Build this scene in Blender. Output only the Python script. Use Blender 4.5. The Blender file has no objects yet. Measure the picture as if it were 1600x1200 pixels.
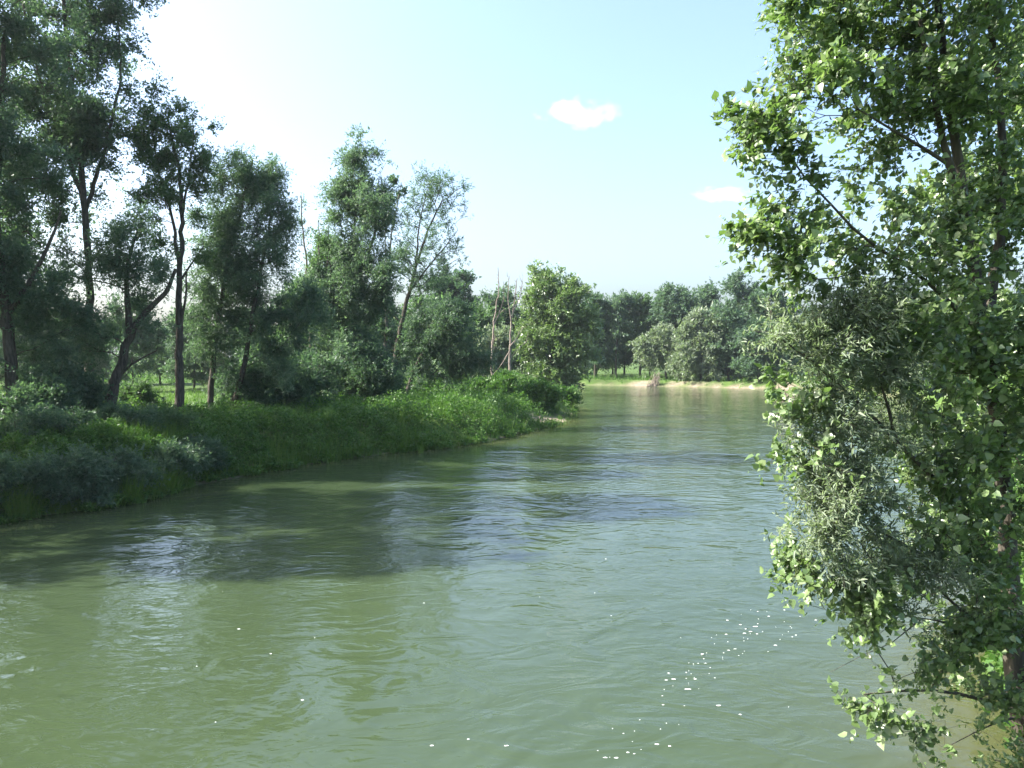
import bpy, math
import numpy as np
from mathutils import Vector

# ------------------------------------------------------------------ scene, camera, sky, sun
scn = bpy.context.scene
C = scn.collection
R = math.radians
F, CAM_H, PITCH = 1256.0, 7.0, 2.05            # focal length in photo pixels, metres above the water, degrees down
cam_d = bpy.data.cameras.new('camera'); cam = bpy.data.objects.new('camera', cam_d); C.objects.link(cam)
cam_d.sensor_width = 36.0; cam_d.lens = 36.0 * F / 1600.0; cam_d.clip_end = 6000; cam_d.clip_start = 0.1
cam.location = (0, 0, CAM_H); cam.rotation_euler = (R(90 - PITCH), 0, 0)
scn.camera = cam

SUN_AZ, SUN_EL = -90.0, 41.0                   # degrees from the view direction (+Y), left is negative
sv = Vector((math.sin(R(SUN_AZ)) * math.cos(R(SUN_EL)), math.cos(R(SUN_AZ)) * math.cos(R(SUN_EL)), math.sin(R(SUN_EL))))
world = bpy.data.worlds.new('World'); scn.world = world; world.use_nodes = True
wn, wl = world.node_tree.nodes, world.node_tree.links
sky = wn.new('ShaderNodeTexSky'); sky.sky_type = 'NISHITA'; sky.sun_disc = False
sky.sun_elevation = R(SUN_EL); sky.sun_rotation = R(SUN_AZ)
sky.air_density = 1.0; sky.dust_density = 4.8; sky.ozone_density = 3.5; sky.altitude = 50
bg = wn['Background']; bg.inputs['Strength'].default_value = 0.15
wl.new(sky.outputs[0], bg.inputs[0])
sun_d = bpy.data.lights.new('sun', 'SUN'); sun_d.energy = 5.0; sun_d.angle = R(0.53); sun_d.color = (1.0, 0.97, 0.90)
sun = bpy.data.objects.new('sun', sun_d); C.objects.link(sun)
sun.rotation_euler = (-sv).to_track_quat('-Z', 'Y').to_euler(); sun.location = (-40, 40, 60)
vs = scn.view_settings; vs.view_transform = 'Standard'; vs.look = 'None'; vs.exposure = 1.7; vs.gamma = 1.0; vs.use_curve_mapping = False
cy = scn.cycles
cy.use_denoising = True; cy.denoising_prefilter = 'ACCURATE'; cy.max_bounces = 7; cy.diffuse_bounces = 4; cy.glossy_bounces = 3; cy.transmission_bounces = 4
cy.volume_bounces = 1; cy.transparent_max_bounces = 6; cy.sample_clamp_indirect = 6; cy.caustics_reflective = False; cy.caustics_refractive = False

# ------------------------------------------------------------------ helpers
def ray(x, y):
    a, b = (x - 800) / F, (600 - y) / F
    p = R(PITCH)
    return Vector((a, math.cos(p) + b * math.sin(p), b * math.cos(p) - math.sin(p)))
def at(x, y, Y):                                # point seen at a pixel, Y metres ahead
    d = ray(x, y); return Vector((0, 0, CAM_H)) + d * (Y / d.y)
def X_of(x, Y): return at(x, 600, Y).x

def smooth(a, b, t):
    t = np.clip((t - a) / (b - a), 0, 1); return t * t * (3 - 2 * t)
_rs = np.random.RandomState(5)
_tab = _rs.rand(256, 256)
def vnoise(x, y):
    xi, yi = np.floor(x).astype(int), np.floor(y).astype(int)
    fx, fy = x - xi, y - yi
    fx, fy = fx * fx * (3 - 2 * fx), fy * fy * (3 - 2 * fy)
    g = lambda i, j: _tab[i % 256, j % 256]
    return (g(xi, yi) * (1 - fx) + g(xi + 1, yi) * fx) * (1 - fy) + (g(xi, yi + 1) * (1 - fx) + g(xi + 1, yi + 1) * fx) * fy
def fbm(x, y, o=3):
    s, a, t = 0, 1.0, 0
    for i in range(o):
        s = s + a * vnoise(x * 2 ** i + 17 * i, y * 2 ** i + 31 * i); t += a; a *= 0.5
    return s / t

def tag(o, label=None, cat=None, group=None, kind=None):
    if label: o['label'] = label
    if cat: o['category'] = cat
    if group: o['group'] = group
    if kind: o['kind'] = kind
    return o
def empty(name, loc):
    o = bpy.data.objects.new(name, None); C.objects.link(o); o.location = loc; o.empty_display_size = 0.5; return o
def link(name, me, parent=None):
    o = bpy.data.objects.new(name, me); C.objects.link(o); o.parent = parent; return o
def mesh_np(name, V, Fc, mat, tone=None, smooth_=False, attrs=None):
    """V (n,3); Fc list of (m,k) int arrays"""
    me = bpy.data.meshes.new(name)
    if not isinstance(Fc, list): Fc = [Fc]
    Fc = [f for f in Fc if len(f)]
    me.vertices.add(len(V)); me.vertices.foreach_set('co', np.ascontiguousarray(V, dtype=np.float32).ravel())
    idx = np.concatenate([f.ravel() for f in Fc]).astype(np.int32)
    cnt = np.concatenate([np.full(len(f), f.shape[1]) for f in Fc])
    st = np.concatenate([[0], np.cumsum(cnt)[:-1]]).astype(np.int32)
    me.loops.add(len(idx)); me.loops.foreach_set('vertex_index', idx)
    me.polygons.add(len(cnt)); me.polygons.foreach_set('loop_start', st)
    me.update(calc_edges=True)
    if smooth_: me.polygons.foreach_set('use_smooth', np.ones(len(cnt), dtype=bool))
    if tone is not None:
        a = me.attributes.new('tone', 'FLOAT', 'POINT'); a.data.foreach_set('value', np.asarray(tone, dtype=np.float32))
    for k, v in (attrs or {}).items():
        a = me.attributes.new(k, 'FLOAT', 'POINT'); a.data.foreach_set('value', np.asarray(v, dtype=np.float32))
    me.materials.append(mat); me.validate(); return me

# ------------------------------------------------------------------ materials
def new_mat(name):
    m = bpy.data.materials.new(name); m.use_nodes = True
    nt = m.node_tree; nt.nodes.clear()
    out = nt.nodes.new('ShaderNodeOutputMaterial')
    return m, nt.nodes, nt.links, out
def N(nodes, t, **k):
    n = nodes.new(t)
    for a, b in k.items(): setattr(n, a, b)
    return n
def ramp(nodes, stops):
    r = nodes.new('ShaderNodeValToRGB'); e = r.color_ramp.elements
    while len(e) < len(stops): e.new(0.5)
    for el, (p, c) in zip(e, stops): el.position = p; el.color = (*c, 1)
    return r
def leaf_mat(name, stops, trans=0.4, rough=0.5, spec=0.35, tint=(1.1, 1.25, 0.7)):
    m, n, l, out = new_mat(name)
    a = N(n, 'ShaderNodeAttribute', attribute_name='tone')
    oi = N(n, 'ShaderNodeObjectInfo')
    ad = N(n, 'ShaderNodeMath', operation='MULTIPLY_ADD'); ad.inputs[1].default_value = 0.16; l.new(oi.outputs['Random'], ad.inputs[0])
    sb = N(n, 'ShaderNodeMath', operation='SUBTRACT'); sb.inputs[1].default_value = 0.08
    l.new(a.outputs['Fac'], ad.inputs[2]); l.new(ad.outputs[0], sb.inputs[0])
    r = ramp(n, stops); l.new(sb.outputs[0], r.inputs[0])
    p = N(n, 'ShaderNodeBsdfPrincipled'); p.inputs['Roughness'].default_value = rough; p.inputs['Specular IOR Level'].default_value = spec
    l.new(r.outputs[0], p.inputs['Base Color'])
    t = N(n, 'ShaderNodeBsdfTranslucent')
    mx = N(n, 'ShaderNodeMix', data_type='RGBA', blend_type='MULTIPLY'); mx.inputs[0].default_value = 1.0
    l.new(r.outputs[0], mx.inputs[6]); mx.inputs[7].default_value = (*tint, 1); l.new(mx.outputs[2], t.inputs['Color'])
    ms = N(n, 'ShaderNodeMixShader'); ms.inputs[0].default_value = trans
    l.new(p.outputs[0], ms.inputs[1]); l.new(t.outputs[0], ms.inputs[2]); l.new(ms.outputs[0], out.inputs[0])
    return m
M = {}
M['poplar'] = leaf_mat('poplar_leaf', [(0, (.075, .13, .04)), (.5, (.135, .205, .068)), (1, (.23, .29, .13))], .40, .40, .8)
M['willow'] = leaf_mat('willow_leaf', [(0, (.13, .175, .11)), (.5, (.18, .225, .145)), (1, (.24, .28, .185))], .42, .5, .4)
M['grey_willow'] = leaf_mat('grey_willow_leaf', [(0, (.06, .105, .068)), (.5, (.095, .155, .10)), (1, (.145, .205, .13))], .5, .5, .35)
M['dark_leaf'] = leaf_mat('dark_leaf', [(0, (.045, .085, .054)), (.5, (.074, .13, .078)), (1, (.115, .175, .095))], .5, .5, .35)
M['mid_leaf'] = leaf_mat('mid_leaf', [(0, (.05, .098, .045)), (.5, (.085, .15, .065)), (1, (.13, .20, .085))], .5, .5, .35)
M['herb'] = leaf_mat('herb_leaf', [(0, (.035, .085, .018)), (.5, (.068, .15, .028)), (1, (.12, .21, .045))], .42, .5, .35)
M['grass'] = leaf_mat('grass_blade', [(0, (.05, .11, .02)), (.5, (.09, .17, .03)), (1, (.15, .22, .05))], .42, .55, .3)

def bark_mat(name, c0, c1, scale=6):
    m, n, l, out = new_mat(name)
    tc = N(n, 'ShaderNodeTexCoord'); mp = N(n, 'ShaderNodeMapping'); mp.inputs['Scale'].default_value = (scale, scale, scale * .22)
    l.new(tc.outputs['Object'], mp.inputs[0])
    ns = N(n, 'ShaderNodeTexNoise'); ns.inputs['Scale'].default_value = 1.6; ns.inputs['Detail'].default_value = 6; l.new(mp.outputs[0], ns.inputs['Vector'])
    r = ramp(n, [(.3, c0), (.7, c1)]); l.new(ns.outputs[0], r.inputs[0])
    p = N(n, 'ShaderNodeBsdfPrincipled'); p.inputs['Roughness'].default_value = .9; p.inputs['Specular IOR Level'].default_value = .2
    l.new(r.outputs[0], p.inputs['Base Color'])
    b = N(n, 'ShaderNodeBump'); b.inputs['Strength'].default_value = .8; b.inputs['Distance'].default_value = .06
    l.new(ns.outputs[0], b.inputs['Height']); l.new(b.outputs[0], p.inputs['Normal']); l.new(p.outputs[0], out.inputs[0])
    return m
M['bark'] = bark_mat('bark', (.035, .03, .022), (.11, .095, .075))
M['grey_bark'] = bark_mat('grey_bark', (.07, .062, .05), (.19, .17, .14))
M['dead_wood'] = bark_mat('dead_wood', (.13, .10, .08), (.30, .25, .21))

# ground
m, n, l, out = new_mat('ground_soil'); M['ground'] = m
tc = N(n, 'ShaderNodeTexCoord'); n1 = N(n, 'ShaderNodeTexNoise'); n1.inputs['Scale'].default_value = .35; n1.inputs['Detail'].default_value = 8
l.new(tc.outputs['Object'], n1.inputs['Vector'])
r1 = ramp(n, [(.3, (.035, .055, .014)), (.55, (.06, .105, .022)), (.75, (.09, .14, .03))]); l.new(n1.outputs[0], r1.inputs[0])
n2 = N(n, 'ShaderNodeTexNoise'); n2.inputs['Scale'].default_value = 3.0; n2.inputs['Detail'].default_value = 8; l.new(tc.outputs['Object'], n2.inputs['Vector'])
r2 = ramp(n, [(.3, (.13, .10, .07)), (.7, (.30, .25, .185))]); l.new(n2.outputs[0], r2.inputs[0])
sa = N(n, 'ShaderNodeAttribute', attribute_name='sand')
mx = N(n, 'ShaderNodeMix', data_type='RGBA'); l.new(sa.outputs['Fac'], mx.inputs[0]); l.new(r1.outputs[0], mx.inputs[6]); l.new(r2.outputs[0], mx.inputs[7])
p = N(n, 'ShaderNodeBsdfPrincipled'); p.inputs['Roughness'].default_value = .95; p.inputs['Specular IOR Level'].default_value = .15; l.new(mx.outputs[2], p.inputs['Base Color'])
b = N(n, 'ShaderNodeBump'); b.inputs['Strength'].default_value = .7; b.inputs['Distance'].default_value = .12; l.new(n2.outputs[0], b.inputs['Height']); l.new(b.outputs[0], p.inputs['Normal'])
l.new(p.outputs[0], out.inputs[0])

# water: milky green river, mirror sheen and current ripples
m, n, l, out = new_mat('river_water'); M['water'] = m
tc = N(n, 'ShaderNodeTexCoord')
def noise(scale, rot, sx, sy, detail=3, dist=0.0, rough=.5):
    mp = N(n, 'ShaderNodeMapping'); mp.inputs['Scale'].default_value = (sx, sy, 1); mp.inputs['Rotation'].default_value = (0, 0, R(rot))
    l.new(tc.outputs['Object'], mp.inputs[0])
    t = N(n, 'ShaderNodeTexNoise'); t.inputs['Scale'].default_value = scale; t.inputs['Detail'].default_value = detail
    t.inputs['Distortion'].default_value = dist; t.inputs['Roughness'].default_value = rough
    l.new(mp.outputs[0], t.inputs['Vector']); return t
def math_(op, a, b, c=None):
    t = N(n, 'ShaderNodeMath', operation=op)
    for i, v in enumerate((a, b, c)):
        if v is None: continue
        if isinstance(v, (int, float)): t.inputs[i].default_value = v
        else: l.new(v, t.inputs[i])
    return t.outputs[0]
swell = noise(.16, 20, 1, 1, 2, 2.2)
mid = noise(.75, -12, .8, 1.25, 2, 1.6)
rip = noise(2.8, 8, .75, 1.3, 3, .8)
patch = noise(.09, 30, 1, .7, 3, 1.5)
rough_patch = ramp(n, [(.36, (.22, .22, .22)), (.62, (1, 1, 1))]); l.new(patch.outputs[0], rough_patch.inputs[0])
h = math_('MULTIPLY_ADD', swell.outputs[0], .10, math_('MULTIPLY', mid.outputs[0], .045))
h = math_('ADD', h, math_('MULTIPLY', math_('MULTIPLY', rip.outputs[0], .02), rough_patch.outputs[0]))
b = N(n, 'ShaderNodeBump'); b.inputs['Strength'].default_value = 1.0; b.inputs['Distance'].default_value = 1.0; l.new(h, b.inputs['Height'])
silt = noise(.05, 0, 1, 1, 4, 1.0)
rc = ramp(n, [(.3, (.033, .05, .022)), (.7, (.042, .061, .029))]); l.new(silt.outputs[0], rc.inputs[0])
sh = N(n, 'ShaderNodeAttribute', attribute_name='shallow')
mx = N(n, 'ShaderNodeMix', data_type='RGBA'); l.new(sh.outputs['Fac'], mx.inputs[0]); l.new(rc.outputs[0], mx.inputs[6]); mx.inputs[7].default_value = (.062, .068, .027, 1)
p = N(n, 'ShaderNodeBsdfPrincipled'); p.inputs['Roughness'].default_value = .06; p.inputs['IOR'].default_value = 1.333
l.new(mx.outputs[2], p.inputs['Base Color']); l.new(b.outputs[0], p.inputs['Normal']); l.new(p.outputs[0], out.inputs[0])
m, n, l, out = new_mat('glint'); M['glint'] = m  # white colour painted in for sparkle on the water
p = N(n, 'ShaderNodeBsdfPrincipled'); p.inputs['Base Color'].default_value = (.8, .82, .8, 1); p.inputs['Roughness'].default_value = .5; l.new(p.outputs[0], out.inputs[0])

# ------------------------------------------------------------------ river outline and terrain
RIVER = np.array([(-29, -80), (-27.5, 0), (-26, 15), (-24, 28), (-21.5, 33.8), (-19.5, 36.6), (-17.8, 40), (-17, 44.4), (-14.1, 50.5), (-10.9, 55),
    (-5.3, 60.6), (-2.1, 65), (1.8, 75), (4.4, 81), (5.8, 86), (5.4, 91), (7.4, 97), (8.2, 103), (6, 112), (4, 122), (5, 133), (9, 142), (10, 152), (4, 163), (-20, 172), (-90, 176),
    (-90, 205), (-10, 196), (15, 190), (29, 183), (45, 173), (57, 166), (66, 156), (66, 135), (58, 110), (44, 80), (30, 52), (19, 32), (14.5, 24.5), (11.6, 19), (9.2, 14.6), (8.4, 10), (8.2, 0), (8, -80)], float)
def river_sd(x, y):
    """distance to the waterline, positive on land"""
    x, y = np.atleast_1d(np.asarray(x, float)), np.atleast_1d(np.asarray(y, float))
    best = np.full(x.shape, 1e9); inside = np.zeros(x.shape, bool)
    for i in range(len(RIVER)):
        ax, ay = RIVER[i]; bx, by = RIVER[(i + 1) % len(RIVER)]
        dx, dy = bx - ax, by - ay
        t = np.clip(((x - ax) * dx + (y - ay) * dy) / (dx * dx + dy * dy), 0, 1)
        best = np.minimum(best, (x - ax - t * dx) ** 2 + (y - ay - t * dy) ** 2)
        if dy != 0:
            c = ((ay > y) != (by > y)) & (x < ax + (y - ay) / dy * dx); inside ^= c
    d = np.sqrt(best); return np.where(inside, -d, d)
def terrain(x, y):
    x, y = np.atleast_1d(np.asarray(x, float)), np.atleast_1d(np.asarray(y, float))
    wob = (fbm(x * .35, y * .35) - .5) * 1.2
    s = river_sd(x, y) + wob * np.clip(1, 0, 1)
    top = 1.75 + (fbm(x * .07 + 9, y * .07) - .5) * .9
    spit = np.exp(-(((x - 4.4) / 3.2) ** 2 + ((y - 85.5) / 5.2) ** 2))
    far = smooth(140, 165, y) * smooth(-5, 20, x)
    w = 3.0 + 6 * spit - .4 * far
    land = top * smooth(0, 1, s / w) * (1 - .35 * far) + .05
    land = land * (1 - .8 * spit)
    bed = -1.6 * smooth(0, 7, -s)
    z = np.where(s > 0, land + (fbm(x * 1.1, y * 1.1) - .5) * .25 * smooth(.5, 3, s), bed)
    sand = np.maximum(smooth(.35, .75, spit) * smooth(6, 4, s), far * smooth(3.4, 2.2, s) * smooth(22, 29, x) * smooth(66, 58, x) * smooth(.42, .56, fbm(x * .3, y * .3)))
    sand = np.maximum(sand, smooth(.7, .1, s) * np.where((x > 7) & (y < 120), .0, .45))
    return z, sand
def ground(x, y): return float(terrain(x, y)[0][0])

def axis(lo, hi, parts):
    a = [lo]
    for (e, st) in parts:
        k = max(1, int(round((e - a[-1]) / st))); a += list(np.linspace(a[-1], e, k + 1)[1:])
    return np.array(a)
def grid(xs, ys):
    X, Y = np.meshgrid(xs, ys); nx, ny = len(xs), len(ys)
    i = np.arange(nx * ny).reshape(ny, nx)
    f = np.stack([i[:-1, :-1], i[:-1, 1:], i[1:, 1:], i[1:, :-1]], -1).reshape(-1, 4)
    return X.ravel(), Y.ravel(), f
xs = axis(-1500, 1500, [(-300, 150), (-90, 8), (-32, 1.5), (22, .75), (90, 2.), (300, 10), (1500, 150)])
ys = axis(-300, 1800, [(-20, 40), (8, 2), (112, .8), (215, 1.6), (320, 8), (1800, 150)])
gx, gy, gf = grid(xs, ys)
gz, gs = terrain(gx, gy)
tag(link('ground', mesh_np('ground', np.stack([gx, gy, gz], 1), gf, M['ground'], smooth_=True, attrs={'sand': gs})), 'low earth banks with a pale sandy edge along the river', 'ground', kind='structure')
xs = axis(-95, 75, [(-32, 3), (16, .8), (75, 2)]); ys = axis(-85, 210, [(4, 4), (60, .8), (210, 2)])
wx, wy, wf = grid(xs, ys)
sd = -river_sd(wx, wy)
shallow = smooth(3.4, .2, sd) * np.where(wx > 0, 1.0, .75) + .2 * smooth(6.5, 2.5, sd) * (wx > 0) * (wy < 40)
keep = (sd > -2.5)[wf].any(1)
tag(link('water', mesh_np('water', np.stack([wx, wy, wx * 0], 1), wf[keep], M['water'], smooth_=True, attrs={'shallow': np.clip(shallow, 0, 1)})), 'milky green river sliding past wooded banks', 'river', kind='structure')

# ------------------------------------------------------------------ plants
def leaf_cloud(P, D, rng, length, width, shape='rhomb', upbias=.5, along=.6, sunward=0., sizevar=.35):
    """P centres, D preferred leaf direction; returns V, faces, per-vertex count"""
    n = len(P)
    d = D * along + rng.normal(size=(n, 3)) * (1 - along); d /= np.linalg.norm(d, axis=1)[:, None] + 1e-9
    nn = rng.normal(size=(n, 3)) * .7; nn[:, 2] += upbias * np.sign(rng.rand(n) - .12)
    nn += np.array(sv) * sunward                  # leaves turn their faces to the light
    w = np.cross(nn, d); w /= np.linalg.norm(w, axis=1)[:, None] + 1e-9
    nrm = np.cross(d, w)
    L = (length * (1 + sizevar * rng.normal(size=n)).clip(.4, 1.8))[:, None]
    W = L * (width / length)
    if shape == 'tri':
        prof = [(0, -.42, 0), (.2, .5, 0), (1, 0, 0)]
    elif shape == 'rhomb':
        prof = [(0, 0, 0), (.42, .5, 0), (1, 0, 0), (.42, -.5, 0)]
    elif shape == 'heart':                       # poplar leaf: broad rounded base, long tip, folded along the midrib
        prof = [(0, 0, 0), (.06, .42, .1), (.4, .46, .12), (1, 0, -.06), (.4, -.46, .12), (.06, -.42, .1)]
    else:                                        # lance: willow leaf
        prof = [(0, 0, 0), (.35, .5, .1), (.7, .36, .02), (1, 0, -.12), (.7, -.36, .02), (.35, -.5, .1)]
    V = np.stack([P + d * (a * L) + w * (c * W) + nrm * (e * L) for a, c, e in prof], 1).reshape(-1, 3)
    k = len(prof); base = np.arange(n)[:, None] * k
    if shape == 'tri': Fc = [base + np.array([0, 1, 2])]
    elif shape == 'rhomb': Fc = [base + np.array([0, 1, 2, 3])]
    else: Fc = [base + np.array([0, 1, 2, 3]), base + np.array([0, 3, 4, 5])]
    return V, Fc, k

def bezier(a, b, c, t): return (1 - t)[:, None] ** 2 * a + 2 * ((1 - t) * t)[:, None] * b + t[:, None] ** 2 * c

class Skel:
    def __init__(s): s.pos = []; s.par = []; s.rad = []; s.stem = []; s.plen = []
    def add(s, p, par, rad, stem, plen):
        s.pos.append(p); s.par.append(par); s.rad.append(rad); s.stem.append(stem); s.plen.append(plen); return len(s.pos) - 1
def grow(stems, pts, rng, step=.5, up=.35, k_up=1.2, wlen=.3, tip=.012, expo=.46, wob=.1, clear=0.):
    """stems: list of dict(path=[(x,y,z)..], r=(r0,r1)); pts are the places that twigs have to reach"""
    S = Skel()
    for st in stems:
        P = np.array(st['path'], float); seg = np.linalg.norm(np.diff(P, axis=0), axis=1); cum = np.concatenate([[0], np.cumsum(seg)])
        k = max(3, int(cum[-1] / .6)); u = np.linspace(0, cum[-1], k + 1)
        Q = np.stack([np.interp(u, cum, P[:, i]) for i in range(3)], 1)
        for _ in range(3): Q[1:-1] = .25 * Q[:-2] + .5 * Q[1:-1] + .25 * Q[2:]
        Q[1:-1, :2] += rng.normal(size=(k - 1, 2)) * st.get('wob', .03)
        par = -1
        if len(S.pos):
            par = int(np.argmin(np.linalg.norm(np.array(S.pos) - Q[0], axis=1)))
        r0, r1 = st['r']
        for i in range(k + 1):
            t = i / k; r = r0 + (r1 - r0) * t ** .8
            if par == -1 or (len(stems) and st.get('flare')): r *= 1 + .45 * math.exp(-i * .6 / .5)
            par = S.add(Q[i], par, r, 1, 0.)
    ns = len(S.pos)
    cap = ns + len(pts) * 14
    A = np.zeros((cap, 3)); A[:ns] = S.pos; PL = np.zeros(cap); n = ns
    dist0 = np.min(np.linalg.norm(pts[:, None, :] - A[None, :ns], axis=2), axis=1)
    tips = []
    for pi in np.argsort(dist0):
        p = pts[pi]; v = p - A[:n]; d = np.linalg.norm(v, axis=1) + 1e-6
        c = d * (1 + k_up * np.clip(up - v[:, 2] / d, 0, 2)) + wlen * PL[:n]
        c[:ns] += 50 * (A[:ns, 2] < clear)
        q = int(np.argmin(c)); L = d[q]
        qp = S.par[q]
        g = (A[q] - A[qp]) if qp >= 0 else np.array([0, 0, 1.]); g = g / (np.linalg.norm(g) + 1e-9)
        dr = v[q] / L
        ctl = A[q] + (g * .45 + dr * .55) * L * .5 + rng.normal(size=3) * wob * L
        m = int(min(12, max(1, round(L / step))))
        B = bezier(A[q], ctl, p, np.linspace(0, 1, m + 1)[1:])
        par = q
        for b_ in B:
            pl = PL[par] + L / m
            par2 = S.add(b_, par, 0, 0, pl)
            if n < cap: A[n] = b_; PL[n] = pl; n += 1
            par = par2
        tips.append((par, B[-1], dr))
    # pipe model
    cnt = np.zeros(len(S.pos)); leafn = np.array([t[0] for t in tips], int); cnt[leafn] += 1
    for i in range(len(S.pos) - 1, -1, -1):
        if S.par[i] >= 0: cnt[S.par[i]] += max(cnt[i], 0)
    S.cnt = cnt
    par = np.array(S.par); st = np.array(S.stem)
    rad = np.where(st == 1, np.array(S.rad), tip * np.maximum(cnt, 1) ** expo)
    for i in range(len(rad)):
        if st[i] == 0: rad[i] = min(rad[i], rad[par[i]] * (.62 if st[par[i]] == 1 else 1.0))
    S.rad = rad; S.P = np.array(S.pos); S.par = par; S.st = st; S.ns = ns
    return S, tips
def chains(S):
    kids = [[] for _ in S.P]
    for i, p_ in enumerate(S.par):
        if p_ >= 0: kids[p_].append(i)
    out = []                                     # (indices, limb root or -1 for trunk)
    stack = [(i, -1, -1) for i in range(len(S.P)) if S.par[i] < 0]
    while stack:
        i, start, limb = stack.pop()
        ch = [start, i] if start >= 0 else [i]
        while kids[i]:
            ks = kids[i]
            main = max(ks, key=lambda k: (S.st[k] == 1) * 1e6 + S.cnt[k] if S.st[i] == 1 else S.cnt[k])
            if S.st[i] == 1 and S.st[main] == 0: # stem tip: limbs start here
                for k_ in ks: stack.append((k_, i, k_))
                break
            for k_ in ks:
                if k_ != main:
                    stack.append((k_, i, limb if limb >= 0 else (k_ if S.st[k_] == 0 else -1)))
            ch.append(main); i = main
        if len(ch) > 1: out.append((ch, limb))
    return out
def tubes(S, chs, sides_fn):
    Vs, Fs, o = [], [], 0
    for ch, limb in chs:
        P = S.P[ch]; r = S.rad[ch].copy()
        if limb >= 0 and S.st[ch[0]] == 1: r[0] = min(r[0], r[1] * 1.25)
        elif S.st[ch[0]] == 0: r[0] = min(r[0], r[1] * 1.1)
        if S.st[ch[-1]] == 0: r[-1] *= .4
        T = np.gradient(P, axis=0); T /= np.linalg.norm(T, axis=1)[:, None] + 1e-9
        ref = np.array([1., .13, .07]) if abs(T[:, 0]).mean() < .7 else np.array([.1, .12, 1.])
        U = np.cross(T, ref); U /= np.linalg.norm(U, axis=1)[:, None] + 1e-9; W = np.cross(T, U)
        k = sides_fn(r[0]); a = np.arange(k) * 2 * math.pi / k
        ring = P[:, None] + r[:, None, None] * (np.cos(a)[None, :, None] * U[:, None] + np.sin(a)[None, :, None] * W[:, None])
        m = len(ch); i = np.arange(m * k).reshape(m, k); j = np.roll(i, -1, 1)
        Fs.append(np.stack([i[:-1], j[:-1], j[1:], i[1:]], -1).reshape(-1, 4) + o); Vs.append(ring.reshape(-1, 3)); o += m * k
    if not Vs: return None, None
    return np.concatenate(Vs), np.concatenate(Fs)

def lobe_points(lobes, n, rng, shell=.55, clump=4):
    L = np.array([q[:6] for q in lobes], float); w = (L[:, 3] * L[:, 4] * L[:, 5]) ** .8 * np.array([q[6] if len(q) > 6 else 1. for q in lobes])
    i = rng.choice(len(L), n, p=w / w.sum())
    d = rng.normal(size=(n, 3)); d /= np.linalg.norm(d, axis=1)[:, None]
    rr = (shell + (1 - shell) * rng.rand(n)) * rng.rand(n) ** .12
    if clump > 1:                                # boughs: points gather round fewer, further flung centres
        m_ = max(1, n // clump); g = rng.randint(0, m_, n)
        rr = np.where(rng.rand(m_) < .25, 1.12, 1.) * rr[:m_] * 1.04
        ctr = L[i[:m_], :3] + d[:m_] * rr[:, None] * L[i[:m_], 3:6]
        return ctr[g] + np.clip(rng.normal(size=(n, 3)), -1.8, 1.8) * L[i[:m_]][g, 3:6] * .34, d
    return L[i, :3] + d * rr[:, None] * L[i, 3:6], d

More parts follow.
